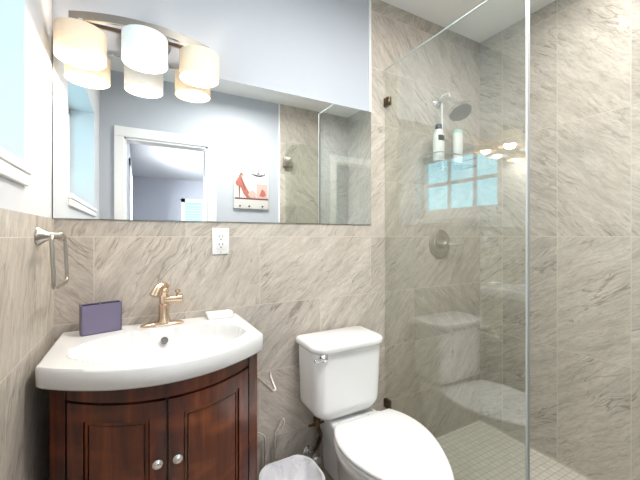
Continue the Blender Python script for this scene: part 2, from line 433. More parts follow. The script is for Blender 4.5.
def bed_window(name, x0, x1, y0, y1, z0, z1, along):
    mb = MB(); f = .06
    if along == 'x':
        for (a, b, c, d) in ((x0-f, x0+.02, z0-f, z1+f), (x1-.02, x1+f, z0-f, z1+f), (x0-f, x1+f, z1-.02, z1+f), (x0-f, x1+f, z0-f, z0+.02)): mb.box(a, b, y0, y1, c, d)
        mb.box((x0+x1)/2-.02, (x0+x1)/2+.02, y0, y1, z0, z1)
    else:
        for (a, b, c, d) in ((y0-f, y0+.02, z0-f, z1+f), (y1-.02, y1+f, z0-f, z1+f), (y0-f, y1+f, z1-.02, z1+f), (y0-f, y1+f, z0-f, z0+.02)): mb.box(x0, x1, a, b, c, d)
    fr = struct(name, mb, M['trim'])
    sl = MB(); k = 0; z = z0+.05
    while z < z1-.03:
        if along == 'x': sl.box(x0+.02, x1-.02, y0-.045, y0-.015, z, z+.012)
        else: sl.box(x0-.045, x0-.015, y0+.02, y1-.02, z, z+.012)
        z += .06
    sl.build('blind', M['trim'], fr, smooth=False)
bed_window('window_2', wx0, wx1, BY0, BY0+.02, wz0, wz1, 'x')
bed_window('window_3', BX0, BX0+.02, ly0, ly1, lz0, lz1, 'y')

# ---- bathroom window: frame and muntins, six panes, deep sill
gx = XL-.15
mb = MB(); fy0, fy1, fz0, fz1 = WY0, WY1, WZ0+.03, WZ1
mb.box(gx-.035, gx+.02, fy0, fy0+.028, fz0, fz1, .004); mb.box(gx-.035, gx+.02, fy1-.028, fy1, fz0, fz1, .004)
mb.box(gx-.035, gx+.02, fy0, fy1, fz0, fz0+.09, .004); mb.box(gx-.035, gx+.02, fy0, fy1, fz1-.035, fz1, .004)
struct_w = struct('window_1', mb, M['trim'])
mu = MB(); g0, g1 = fy0+.028, fy1-.028; h0, h1 = fz0+.09, fz1-.035
for k in (1, 2): mu.box(gx-.025, gx+.008, g0+(g1-g0)*k/3-.011, g0+(g1-g0)*k/3+.011, h0, h1, .003)
mu.box(gx-.025, gx+.008, g0, g1, 1.735, 1.765, .003)
mu.build('muntin', M['trim'], struct_w, smooth=False)
MB().box(gx-.012, gx-.008, g0-.01, g1+.01, h0-.01, h1+.01).build('pane', M['pane'], struct_w, smooth=False)
sl = MB().box(XL-TL+.02, XL+.016, WY0-.03, WY1+.002, WZ0, WZ0+.022, .005)
sl.box(XL, XL+.012, WY0-.02, WY1, WZ0-.03, WZ0, .004)
sl.build('window_sill', M['trim'], struct_w)

# ------------------------------------------------------------------ mirror
tag(MB().box(XL+.004, TX-.004, D-.006, D+.004, ZT+.002, 1.868).build('wall_mirror', M['mirror'], smooth=False),
    'wide frameless wall mirror above the sink and toilet', 'mirror')

# ------------------------------------------------------------------ shower glass
GY = .668
t = thing('shower_glass_panel', (XG, 1.0, .07), 'tall clear fixed glass panel between toilet and shower', 'shower screen')
MB().box(XG-.004, XG+.004, GY, D-.003, .071, 2.116).build('glass_pane', M['glass'], t, smooth=False)
e = MB()
e.box(XG-.0065, XG-.0035, GY-.008, GY, .071, 2.116, .0005)
e.box(XG+.0035, XG+.0065, GY-.008, GY, .071, 2.116, .001)
e.build('edge_seal', M['seal'], t, smooth=False)
MB().box(XG-.0035, XG+.0035, GY-.004, GY, .071, 2.1155).build('polished_edge', M['edge_dark'], t, smooth=False)
MB().box(XG-.0038, XG+.0038, GY, D-.003, 2.1162, 2.119).build('polished_top_edge', M['glass_edge'], t, smooth=False)
for z in (1.936, .31):
    c = MB(); c.box(XG-.010, XG+.010, D-.042, D+.001, z-.022, z+.022, .002)
    c.build('wall_clamp', M['bronze'], t)
# hinged door, swung back against the rear tiling (seen in the mirror)
t = thing('shower_door', (XG+.08, YR+.05, .1), 'clear glass shower door folded back against rear tile wall, seen in mirror', 'shower door')
MB().box(XG+.063, XR-.035, YR+.036, YR+.044, .09, 2.116).build('glass_pane', M['glass'], t, smooth=False)
for z in (1.925, .40):
    hb = MB(); hb.box(XG+.05, XG+.125, YR+.026, YR+.054, z-.045, z+.045, .003); hb.box(XG+.046, XG+.073, YR+.0085, YR+.045, z-.045, z+.045, .003)
    hb.build('hinge', M['nickel'], t)
hd = MB(); hx = XR-.10
hd.tube(rounded_path([(hx, YR+.044, .95), (hx, YR+.085, .95), (hx, YR+.085, 1.15), (hx, YR+.044, 1.15)], .02), .009)
hd.build('handle', M['nickel'], t)

# ------------------------------------------------------------------ vanity cabinet (bow front)
CX, ZTOP, TH = .078, .884, .055
def bow(x, w, yside, ymid):
    s = min(1, abs(x-CX)/w); return ymid+(yside-ymid)*s*s
CW, CS, CM = .278, 1.115, .972     # half width, side front, middle front of cabinet
def cab_front(x): return bow(x, CW, CS, CM)
def bowed(mb, x0, x1, z0, z1, out, thick, n=10, arch=0.0):
    """a slab following the bowed front; out = how far its face stands proud"""
    rings = []
    for i in range(n+1):
        x = x0+(x1-x0)*i/n; y = cab_front(x)-out
        rings.append([(x, y, z0), (x, y, z1), (x, y+thick, z1), (x, y+thick, z0)])
    mb.rings(rings); return mb
van = thing('vanity_cabinet', (CX, D-.2, 0), 'dark cherry wood bow-front vanity cabinet under the white sink', 'cabinet')
ztop = ZTOP-TH
mb = MB()
n_ = 24
outer = [(CX-CW, D-.004), (CX-CW, CS+.02)]+[(CX-CW+2*CW*i/n_, cab_front(CX-CW+2*CW*i/n_)+.022) for i in range(n_+1)]+[(CX+CW, CS+.02), (CX+CW, D-.004)]
cw2 = CW-.018
inner = [(CX-cw2, D-.016), (CX-cw2, CS+.035)]+[(CX-cw2+2*cw2*i/n_, cab_front(CX-cw2+2*cw2*i/n_)+.036) for i in range(n_+1)]+[(CX+cw2, CS+.035), (CX+cw2, D-.016)]
def lv(p, z): return [(x, y, z) for x, y in p]
mb.rings([lv(outer, .07), lv(outer, ztop-.002), lv(inner, ztop-.002), lv(inner, .09)])
mb.build('carcass', M['back_wood'], van, angle=30)
for s in (-1, 1):
    xa, xb = (CX-CW-.004, CX-CW+.034) if s < 0 else (CX+CW-.034, CX+CW+.004)
    p = MB(); bowed(p, xa, xb, 0, ztop-.001, .006, .05, 4); p.build('corner_post', M['back_wood'], van, angle=30)
p = MB(); bowed(p, CX-CW+.033, CX+CW-.033, .785, ztop-.001, .002, .03, 20); p.build('top_rail', M['back_wood'], van, angle=30)
p = MB(); bowed(p, CX-CW+.033, CX+CW-.033, .075, .125, .002, .03, 20); p.build('bottom_rail', M['back_wood'], van, angle=30)
xm = CX-.010
for s in (-1, 1):
    xa, xb = (CX-CW+.038, xm-.003) if s < 0 else (xm+.003, CX+CW-.038)
    za, zb = .13, .779; st = .038
    f = MB()
    bowed(f, xa, xa+st, za, zb, .004, .020, 5); bowed(f, xb-st, xb, za, zb, .004, .020, 5)
    bowed(f, xa+st, xb-st, zb-.045, zb, .004, .020, 10); bowed(f, xa+st, xb-st, za, za+.045, .004, .020, 10)
    d = f.build('door', M['back_wood'], van, angle=30)
    q = MB(); bowed(q, xa+st+.013, xb-st-.013, za+.058, zb-.058, -.005, .012, 10); q.build('door_panel', M['panel_wood'], d, angle=30)
    q = MB()   # bead moulding round the panel
    bowed(q, xa+st+.003, xb-st-.003, zb-.055, zb-.048, -.002, .012, 10); bowed(q, xa+st+.003, xb-st-.003, za+.048, za+.055, -.002, .012, 10)
    bowed(q, xa+st+.003, xa+st+.010, za+.048, zb-.048, -.002, .012, 2); bowed(q, xb-st-.010, xb-st-.003, za+.048, zb-.048, -.002, .012, 2)
    q.build('panel_moulding', M['panel_wood'], d, angle=30)
    kx = xm-.024 if s < 0 else xm+.024
    ky = cab_front(kx)-.004
    q = MB(); q.lathe([(.0055, -.002), (.005, .010), (.0095, .014), (.0125, .019), (.0125, .023), (.009, .027), (.003, .0285)], (kx, ky, .627), (0, -1, 0), 20)
    q.build('knob', M['chrome'], d)

# ------------------------------------------------------------------ sink top with moulded basin
sink = thing('vanity_sink', (CX, D-.2, ztop), 'white bow-front sink top with oval basin on the wood vanity', 'sink')
SW, SS, SM = .302, 1.076, .943
SCX = .072
def sink_front(x): s_ = min(1, abs(x-SCX)/SW); return SM+(SS-SM)*s_*s_
NX, NY = 96, 64
bx, by, ba, bb, bd = CX, 1.150, .250, .165, .115
def sink_z(x, y, yf):
    # basin: oval whose front follows the bow
    cy = by; bbf = by-(yf+.030)
    b_ = bb if y > cy else max(.03, bbf)
    q = (abs((x-bx)/ba)**2.3+abs((y-cy)/b_)**2.3)
    z = ZTOP
    if q < 1:
        s = 1-q
        z -= bd*s**.42
    return z
verts = MB(); bm = verts.bm; grid = []
for j in range(NY+1):
    row = []
    for i in range(NX+1):
        u = i/NX*2-1; x = SCX+SW*u
        sidex = 1.0
        yf = sink_front(x); yb = D-.002
        # rounded front corners
        edge = SW-abs(x-SCX)
        r = .014
        if edge < r: yf = yf+r-math.sqrt(max(0, r*r-(r-edge)**2))
        v = j/NY; y = yb+(yf-yb)*v
        z = sink_z(x, y, yf)
        ed = min(edge, (y-yf))
        if ed < .007: z -= .007-math.sqrt(max(0, .007**2-(.007-max(ed, 0))**2))
        row.append(bm.verts.new((x, y, z)))
    grid.append(row)
for j in range(NY):
    for i in range(NX): bm.faces.new((grid[j][i], grid[j+1][i], grid[j+1][i+1], grid[j][i+1]))
border = [grid[j][0] for j in range(NY+1)]+[grid[NY][i] for i in range(1, NX+1)]+[grid[j][NX] for j in range(NY-1, -1, -1)]+[grid[0][i] for i in range(NX-1, 0, -1)]
low1 = [bm.verts.new((v.co.x, v.co.y, ZTOP-TH+.006)) for v in border]
cc = Vector((CX, 1.2, 0))
def inset(v, k): 
    d = Vector((v.co.x-cc.x, v.co.y-cc.y, 0)); d.normalize(); return (v.co.x-d.x*k, min(v.co.y-d.y*k, D-.002), ZTOP-TH)
low2 = [bm.verts.new(inset(v, .006)) for v in low1]
low3 = [bm.verts.new(inset(v, .035)) for v in low1]
nB = len(border)
for a, b in ((border, low1), (low1, low2), (low2, low3)):
    for i in range(nB):
        j = (i+1) % nB; bm.faces.new((a[i], b[i], b[j], a[j]))
verts.build('sink_top', M['cultured'], sink, angle=50)
q = MB(); q.lathe([(.0001, 0), (.008, 0), (.010, .002), (.012, .0022), (.012, -.004)], (CX+.004, 1.296, ZTOP-.040), Vector((0, -.8, .55)), 20)
q.build('overflow_hole', M['steel_dark'], sink)
q = MB(); q.lathe([(.021, -.004), (.021, .002), (.017, .003), (.016, .001), (.0001, .001)], (CX, by, ZTOP-bd+.003), (0, 0, 1), 24)
q.build('drain', M['nickel'], sink)

# ------------------------------------------------------------------ faucet
fx, fy = CX+.006, 1.362
fa = thing('faucet', (fx, fy, ZTOP), 'champagne metal single-hole faucet with curved lever on the sink', 'faucet')
q = MB()
def oblong(a, b, z, n=32): return [(fx-.004+a*math.copysign(abs(math.cos(2*PI*i/n))**.8, math.cos(2*PI*i/n)), fy+b*math.sin(2*PI*i/n), z) for i in range(n)]
q.rings([oblong(.074, .024, ZTOP+.0005), oblong(.074, .024, ZTOP+.004), oblong(.066, .021, ZTOP+.009), oblong(.03, .018, ZTOP+.014)])
q.build('base_plate', M['champagne'], fa)
q = MB(); q.lathe([(.027, .010), (.022, .020), (.0185, .035), (.0175, .068), (.0205, .070), (.0205, .075), (.0165, .078), (.0155, .118), (.018, .122), (.016, .134), (.010, .142), (.004, .145)], (fx, fy, ZTOP), (0, 0, 1), 28)
q.build('column', M['champagne'], fa)
q = MB(); q.tube([(fx+.006, fy-.004, ZTOP+.094), (fx+.03, fy-.012, ZTOP+.095), (fx+.055, fy-.020, ZTOP+.097), (fx+.062, fy-.022, ZTOP+.097)], [.0125, .0125, .0145, .0145], 20)
q.tube([(fx+.058, fy-.021, ZTOP+.097), (fx+.0605, fy-.022, ZTOP+.097)], [.0165, .0165], 20)
q.build('spout', M['champagne'], fa)
q = MB(); q.lathe([(.005, 0), (.005, .012), (.0105, .013), (.0095, .021), (.003, .024)], (fx+.046, fy-.017, ZTOP+.108), (0, 0, 1), 16); q.build('spout_cap', M['champagne'], fa)
q = MB(); q.tube(arc((fx+.012, fy, ZTOP+.138), (fx-.012, fy-.012, ZTOP+.165), (fx-.032, fy-.028, ZTOP+.112), 12), [.009, .011, .0125, .0135, .014, .014, .0145, .015, .0155, .016, .017, .018, .019], 18)
q.build('lever', M['champagne'], fa)

# ------------------------------------------------------------------ things on the sink
bo = thing('toothbrush_box', (-.1115, 1.363, ZTOP), 'grey-violet open two-compartment box on left end of sink', 'holder')
q = MB(); L, Wd, Hh, wt = .116, .044, .098, .003
q.box(-L/2, L/2, -Wd/2, -Wd/2+wt, 0, Hh); q.box(-L/2, L/2, Wd/2-wt, Wd/2, 0, Hh)
q.box(-L/2, -L/2+wt, -Wd/2, Wd/2, 0, Hh); q.box(L/2-wt, L/2, -Wd/2, Wd/2, 0, Hh); q.box(-L/2, L/2, -Wd/2, Wd/2, 0, wt)
bmesh.ops.translate(q.bm, verts=q.bm.verts, vec=Vector(bo.location)+Vector((0, 0, .0005)))
q.build('outer_case', M['violet'], bo, smooth=False)
q = MB().box(-.0015, .0015, -Wd/2+.001, Wd/2-.001, .002, Hh-.002); bmesh.ops.translate(q.bm, verts=q.bm.verts, vec=Vector(bo.location)); q.build('divider', M['violet'], bo, smooth=False)
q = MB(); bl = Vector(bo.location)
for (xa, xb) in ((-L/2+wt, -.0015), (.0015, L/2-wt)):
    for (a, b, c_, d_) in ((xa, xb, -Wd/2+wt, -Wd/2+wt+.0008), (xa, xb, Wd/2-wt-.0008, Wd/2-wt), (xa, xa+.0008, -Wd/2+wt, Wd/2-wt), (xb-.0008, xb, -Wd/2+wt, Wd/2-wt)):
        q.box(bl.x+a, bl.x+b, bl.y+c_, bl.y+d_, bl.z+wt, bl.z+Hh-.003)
    q.build('painted_inner_shade', M['black'], bo, smooth=False); q = MB()  # near-black inner faces stand in for the shade inside the open box
bo.rotation_euler = (0, 0, math.radians(15))
so = thing('soap_dish', (.288, 1.375, ZTOP), 'small white soap dish at right rear corner of sink', 'soap dish')
q = MB(); 
q.rings([[(x, y, z) for x, y in rrect(.288-a, .288+a, 1.375-b, 1.375+b, .008)] for a, b, z in ((.046, .026, ZTOP+.0006), (.050, .030, ZTOP+.012), (.050, .030, ZTOP+.023), (.046, .026, ZTOP+.023), (.042, .022, ZTOP+.010))])
q.build('dish', M['porcelain'], so)
q = MB(); q.rings([[(x, y, z) for x, y in rrect(.288-a, .288+a, 1.375-b, 1.375+b, .009)] for a, b, z in ((.034, .018, ZTOP+.0105), (.039, .021, ZTOP+.016), (.038, .020, ZTOP+.022), (.030, .015, ZTOP+.025))])
q.build('soap', M['plastic'], so)

# ------------------------------------------------------------------ towel ring on the left wall
t = thing('towel_ring', (XL+.006, 1.20, 1.213), 'brushed metal rectangular towel ring on the left tiled wall', 'towel ring')
ty, tz, tx = 1.20, 1.213, XL+.006
q = MB(); q.lathe([(.027, 0), (.027, .006), (.022, .012), (.013, .024), (.010, .034), (.009, .048), (.011, .050), (.011, .058), (.006, .061)], (tx, ty, tz), (1, 0, 0), 24)
q.build('post', M['nickel'], t)
rx = tx+.052; q = MB()
q.tube(rounded_path([(rx, 1.09, tz), (rx, 1.272, tz), (rx+.006, 1.272, tz-.138), (rx+.006, 1.09, tz-.138)], .016, closed=True), .005, 10, closed=True)
q.build('ring', M['nickel'], t)

# ------------------------------------------------------------------ outlet
def onwall(px, py, Y):
    u = (px-320)/333; sn, cs = math.sin(math.radians(28.66)), math.cos(math.radians(28.66))
    X = Y*(sn+u*cs)/(cs-u*sn); zc = X*sn+Y*cs; return X, H-(py-236)/333*zc
ox0, oz1 = onwall(212, 228, D); ox1, oz0 = onwall(228.8, 253.8, D)
ocx, ocz = (ox0+ox1)/2, (oz0+oz1)/2
t = thing('power_outlet', (ocx, D, ocz), 'white duplex electrical outlet on the tile below the mirror', 'outlet')
MB().box(ox0, ox1, D-.006, D+.001, oz0, oz1, .002).build('cover_plate', M['plastic'], t)
MB().box(ocx-.017, ocx+.017, D-.0085, D-.004, ocz-.034, ocz+.034, .0015).build('receptacle', M['plastic'], t)
for s in (-1, 1):
    zc_ = ocz+s*.0165
    q = MB(); q.box(ocx-.0085, ocx-.006, D-.0092, D-.008, zc_-.001, zc_+.008); q.box(ocx+.006, ocx+.0085, D-.0092, D-.008, zc_-.001, zc_+.008)
    q.lathe([(.0028, 0), (.0028, .0012)], (ocx, D-.008, zc_-.009), (0, -1, 0), 12); q.build('socket_slots', M['dark'], t, smooth=False)
for s in (-1, 1):
    q = MB(); q.lathe([(.0028, 0), (.0028, .001), (.001, .0014)], (ocx, D-.0058, ocz+s*.046), (0, -1, 0), 10)
    q.build('screw', M['nickel'], t)

# ------------------------------------------------------------------ vanity light
vl = thing('vanity_light', (.022, D, 1.95), 'three-shade vanity light on curved nickel bar above the mirror', 'wall light')
q = MB()
q.rings([[(.028+(.085*k)*math.cos(2*PI*i/36), y, 1.945+(.058*k)*math.sin(2*PI*i/36)) for i in range(36)] for k, y in ((1, D+.005), (1, D-.012), (.93, D-.02))])
q.build('back_plate', M['satin'], vl)
q = MB(); q.box(.005, .045, D-.115, D-.015, 1.920, 1.940, .002); q.build('support_arm', M['satin'], vl)
def bary(x): return 1.292+(1.345-1.292)*((x-.022)/.22)**2
q = MB(); rings = []
for i in range(25):
    x = -.198+.44*i/24; y = bary(x)
    rings.append([(x, y-.006, 1.918), (x, y-.006, 1.945), (x, y+.006, 1.945), (x, y+.006, 1.918)])
q.rings(rings).build('curved_bar', M['satin'], vl, angle=30)
q = MB(); rings = []
for i in range(13):
    x = -.19+.424*i/12; y = 1.345+.006-.012*math.sin(PI*i/12)
    rings.append([(x, y-.004, 1.914), (x, y-.004, 1.926), (x, y+.004, 1.926), (x, y+.004, 1.914)])
q.rings(rings).build('straight_rod', M['champagne'], vl, angle=30)
RS, HS = .071, .092
for k, (sx, z0, warm) in enumerate(((-.163, 1.789, True), (.022, 1.803, False), (.205, 1.806, True))):
    sy = bary(sx)-.001
    sh = MB()
    prof = [(RS, 0), (RS, HS), (RS-.0025, HS), (RS-.0025, 0)]
    n = 48; rings = [[(sx+r*math.cos(2*PI*i/n), sy+r*math.sin(2*PI*i/n), z0+z) for i in range(n)] for r, z in prof]; rings.append(rings[0])
    sh.rings(rings, False, False)
    s = sh.build('lamp_shade', M['shade'] if warm else M['shade_white'], vl)
    if not warm: s['label'] = 'plain white shade'
    q = MB(); q.lathe([(.012, HS-.025), (.017, HS-.02), (.017, HS+.002), (.024, HS+.004), (.024, HS+.012), (.009, HS+.016), (.009, 1.920-z0)], (sx, sy, z0), (0, 0, 1), 20)
    q.build('lamp_holder', M['chrome'], vl)
    for a in range(3):   # thin spokes that carry the shade
        q = MB(); an = a*2*PI/3; q.tube([(sx+.02*math.cos(an), sy+.02*math.sin(an), z0+HS-.003), (sx+(RS-.001)*math.cos(an), sy+(RS-.001)*math.sin(an), z0+HS-.003)], .0015, 6)
        q.build('shade_spoke', M['chrome'], s)
    if warm:
        q = MB(); q.lathe([(.010, .082), (.014, .075), (.027, .052), (.030, .042), (.027, .028), (.016, .018), (.002, .014)], (sx, sy, z0), (0, 0, 1), 20)
        q.build('light_bulb', M['bulb_warm'], vl)
        point('lamp_glow', (sx, sy, z0+.012), 6.5, (1.0, .88, .74), .03)
    else:
        pts = [(sx+(.018)*math.cos(a*.5), sy+.018*math.sin(a*.5), z0+.02+.055*a/50) for a in range(51)]
        q = MB(); q.tube(pts, .0055, 8); q.build('light_bulb', M['bulb_cool'], vl)
        point('lamp_glow', (sx, sy, z0+.012), 2.0, (1.0, .92, .84), .03)

# fill light added for brightness, built like a ceiling lamp, unseen above the frame
t = thing('added_ceiling_fill', (.75, .45, ZC), 'added unseen fill light shaped as a round flush ceiling lamp', 'added fill light')
q = MB(); q.lathe([(.165, 0), (.165, -.03), (.15, -.035), (.15, -.02), (.001, -.02)], (.75, .45, ZC), (0, 0, 1), 40); q.build('rim', M['nickel'], t)
q = MB(); q.lathe([(.148, -.022), (.145, -.045), (.11, -.07), (.05, -.082), (.001, -.084)], (.75, .45, ZC), (0, 0, 1), 40); q.build('diffuser', M['fill_glow'], t)
area('added_ceiling_fill_area', (.75, .45, ZC-.09), (0, 0, 0), .3, .3, FILL_W, (1.0, .98, .95))

# extra light added to brighten the shower, modelled as a downlight out of view
t = thing('added_shower_fill', (1.60, .62, ZC), 'added unseen fill light above the shower, shaped as a small downlight', 'added fill light')
q = MB(); q.lathe([(.075, .0), (.075, -.006), (.060, -.008), (.056, -.001)], (1.60, .62, ZC), (0, 0, 1), 32); q.build('trim_ring', M['plastic'], t)
q = MB(); q.lathe([(.055, -.001), (.055, -.004), (.001, -.004)], (1.60, .62, ZC), (0, 0, 1), 32); q.build('lens', M['fill_glow'], t)
area('added_shower_fill_area', (1.60, .62, ZC-.012), (0, 0, 0), .10, .10, 5.5, (1.0, .96, .91))

# ------------------------------------------------------------------ toilet
TCX = .821
to = thing('toilet', (TCX, 1.1, 0), 'white two-piece toilet with closed lid beside the glass panel', 'toilet')
q = MB(); rings = []
prof_ = [(.418+.062*(1-math.cos(a)), -.062*(1-math.sin(a)), 1.212+.035*(1-math.sin(a))) for a in [PI/2*i/7 for i in range(8)]]+[(.58, .003, 1.209), (.7195, .008, 1.205)]
for z, dx, y0 in prof_:
    rings.append([(x, y, z) for x, y in rrect(TCX-.170-dx, TCX+.170+dx, y0, D-.025, (.05, .05, .02, .02), 8)])
q.rings(rings).build('tank', M['porcelain'], to, angle=60)
q = MB(); rings = []
for z, o in ((.719, -.004), (.722, .008), (.729, .012), (.744, .012), (.752, .007), (.755, -.006)):
    base = rrect(TCX-.175-o, TCX+.175+o, 1.206-o, D-.018+o*.3, (.06, .06, .02, .02), 8)
    rings.append([(x, y-(.010*(1-((x-TCX)/.19)**2) if y < 1.26 else 0), z) for x, y in base])
q.rings(rings).build('tank_lid', M['porcelain'], to, angle=60)
hx, hz = onwall(324, 358.5, 1.205)
q = MB(); q.lathe([(.019, 0), (.019, .006), (.014, .014), (.005, .019)], (hx, 1.209, hz), (0, -1, 0), 20)
q.tube([(hx, 1.198, hz), (hx-.02, 1.192, hz+.001), (hx-.05, 1.192, hz-.001)], [.006, .0055, .0075], 12)
q.build('flush_lever', M['chrome'], to)
WPROF = [(0, .745), (.03, .80), (.10, .90), (.22, .98), (.32, 1.0), (.45, .96), (.58, .86), (.70, .72), (.80, .575), (.88, .43), (.94, .29), (.98, .16), (1, 0)]
def wprof(t):
    for (a, wa), (b, wb) in zip(WPROF, WPROF[1:]):
        if t <= b: return wa+(wb-wa)*(t-a)/(b-a)
    return 0
def egg(hw, yb, yf, n=30):
    """outline of lid, seat and bowl: straight back edge, long nose; the axis leans a little to the left"""
    L = []
    for i in range(n+1):
        t = 1-math.cos(PI/2*i/n) if False else math.sin(PI/2*i/n)
        w = wprof(t) if t < .995 else 0
        L.append((t, w))
    # smooth the width
    ws = [w for _, w in L]
    for _ in range(2): ws = [ws[0]]+[(ws[i-1]+2*ws[i]+ws[i+1])/4 for i in range(1, n)]+[0]
    def cx(t): return .860-.034*t
    pr = [(cx(t)+hw*w, yb+(yf-yb)*t) for (t, _), w in zip(L, ws)]
    plf = [(cx(t)-hw*w, yb+(yf-yb)*t) for (t, _), w in zip(L, ws)]
    back = [(plf[0][0]+(pr[0][0]-plf[0][0])*k/6, yb) for k in range(1, 6)]
    return pr[:-1]+[pr[-1]]+plf[-2::-1]+back
LCX = .85
def ring(hw, yb, yf, z, bw=0): return [(x, y, z) for x, y in egg(hw, yb, yf)]
q = MB()
q.rings([ring(.105, 1.30, .86, 0), ring(.108, 1.30, .85, .02), ring(.100, 1.28, .89, .08), ring(.105, 1.27, .86, .16), ring(.125, 1.26, .80, .24), ring(.160, 1.23, .735, .32), ring(.180, 1.21, .712, .36), ring(.184, 1.20, .708, .385), ring(.178, 1.20, .714, .392)])
q.build('bowl', M['porcelain'], to, angle=70)
q = MB(); q.rings([[(x, y, z) for x, y in rrect(LCX-a, LCX+a, 1.17, 1.385, (.03, .03, .02, .02))] for a, z in ((.08, .12), (.095, .28), (.122, .385), (.122, .400), (.117, .405))])
q.build('tank_deck', M['porcelain'], to, angle=60)
def slab(mb, hw, yb, yf, z0, z1, e, dome=0.0, bw=.78):
    rs = [ring(hw-e, yb-e, yf+e, z0, bw), ring(hw, yb, yf, z0+e, bw), ring(hw, yb, yf, z1-e, bw), ring(hw-e*.5, yb-e*.5, yf+e*.5, z1-e*.35, bw), ring(hw-e*1.6, yb-e*1.6, yf+e*1.6, z1, bw)]
    for k in (.7, .4, .12): rs.append(ring(hw*k, yb+(1-k)*(-.22), yf+(1-k)*.25, z1+dome*(1-k), bw))
    mb.rings(rs)
q = MB(); slab(q, .191, 1.165, .700, .392, .408, .006); q.build('seat', M['plastic'], to, angle=60)
q = MB(); slab(q, .195, 1.183, .693, .411, .431, .007, .003); q.build('lid', M['plastic'], to, angle=60)
for s in (-1, 1):
    q = MB(); q.tube([(LCX+s*.075-.03, 1.188, .414), (LCX+s*.075+.03, 1.188, .414)], .011, 14); q.build('lid_hinge', M['plastic'], to)

# water supply
wl = thing('water_supply_line', (.64, D, .2), 'dark braided water hose and shutoff valve under toilet tank', 'water pipe')
q = MB(); q.lathe([(.013, 0), (.013, .02), (.017, .022), (.017, .036)], (.695, 1.30, .372), (0, 0, 1), 12); q.tube([(.655, 1.30, .383), (.735, 1.30, .383)], [.006, .006], 10); q.build('coupling_nut', M['brass'], wl)
q = MB(); q.tube(arc((.695, 1.30, .375), (.715, 1.31, .335), (.735, 1.34, .305), 8)[:-1]+arc((.735, 1.34, .305), (.752, 1.365, .27), (.722, 1.372, .205), 10), .0095, 12); q.build('hose', M['brass'], wl)
q = MB(); q.tube([(.712, 1.43, .19), (.712, 1.36, .19)], .010, 12); q.lathe([(.028, 0), (.028, .004), (.012, .010)], (.712, D, .19), (0, -1, 0), 20)
q.tube([(.712, 1.372, .182), (.716, 1.372, .21)], .012, 12); q.build('shutoff_valve', M['chrome'], wl)
q = MB(); q.lathe([(.004, 0), (.004, .02), (.018, .021), (.020, .025), (.016, .03)], (.712, 1.36, .19), (0, -1, 0), 14); q.build('valve_handle', M['chrome'], wl)

# ------------------------------------------------------------------ waste bin with liner
BXC, BYC = .540, 1.222
bn_ = thing('waste_bin', (BXC, BYC, 0), 'small waste bin lined with white plastic bag between vanity and toilet', 'bin')
def brr(a, b, z, r=.075): return [(x, y, z) for x, y in rrect(BXC-a, BXC+a, BYC-b, BYC+b, r, 8)]
q = MB(); q.rings([brr(.088, .085, .002), brr(.090, .087, .006), brr(.116, .112, .245), brr(.113, .109, .245), brr(.086, .083, .008)])
q.build('bin_body', M['plastic'], bn_, angle=60)
random.seed(3)
q = MB(); rings = []
for (a, b, z, w) in ((.118, .114, .13, .004), (.122, .118, .18, .004), (.121, .117, .235, .0025), (.120, .116, .252, .002), (.112, .108, .252, .002), (.106, .102, .232, .010), (.092, .088, .205, .022), (.065, .06, .18, .022), (.03, .03, .18, .008)):
    ph = random.random()*6
    base = rrect(BXC-a, BXC+a, BYC-b, BYC+b, min(.08, b*.9), 8); nn = len(base)
    rings.append([(BXC+(x-BXC)*(1+w/.11*math.sin(7*2*PI*i/nn+ph)*.6), BYC+(y-BYC)*(1+w/.11*math.sin(9*2*PI*i/nn+ph*2)*.6), z+w*math.sin(5*2*PI*i/nn)*.7) for i, (x, y) in enumerate(base)])
q.rings(rings, False, True).build('bin_liner', M['bag'], bn_, angle=60)

# ------------------------------------------------------------------ toilet paper stand
tp = thing('toilet_paper_stand', (.46, 1.39, 0), 'thin chrome wire toilet paper stand between vanity and bin', 'paper holder')
q = MB(); q.tube(rounded_path([(.40, 1.37, .004), (.40, 1.405, .004), (.56, 1.405, .004), (.56, 1.37, .004)], .015, closed=True), .004, 8, closed=True); q.build('base', M['wire'], tp)
q = MB(); q.tube([(.44, 1.405, .004), (.44, 1.405, .612)], .005, 10); q.build('pole', M['wire'], tp)
q = MB(); q.tube(rounded_path([(.44, 1.405, .606), (.449, 1.385, .606), (.463, 1.232, .606), (.475, 1.232, .607), (.466, 1.27, .650), (.468, 1.275, .662)], .006), .0052, 10); q.build('roll_arm', M['wire'], tp)
q = MB(); q.tube(rounded_path([(.53, 1.40, .004), (.53, 1.385, .345), (.553, 1.375, .400), (.563, 1.37, .408), (.566, 1.36, .398), (.55, 1.36, .37)], .015), .004, 10); q.build('reserve_hook', M['wire'], tp)
q = MB(); q.tube(rounded_path([(.487, 1.40, .004), (.487, 1.39, .34), (.455, 1.39, .365), (.445, 1.405, .35)], .03), .004, 10); q.build('side_hook', M['wire'], tp)

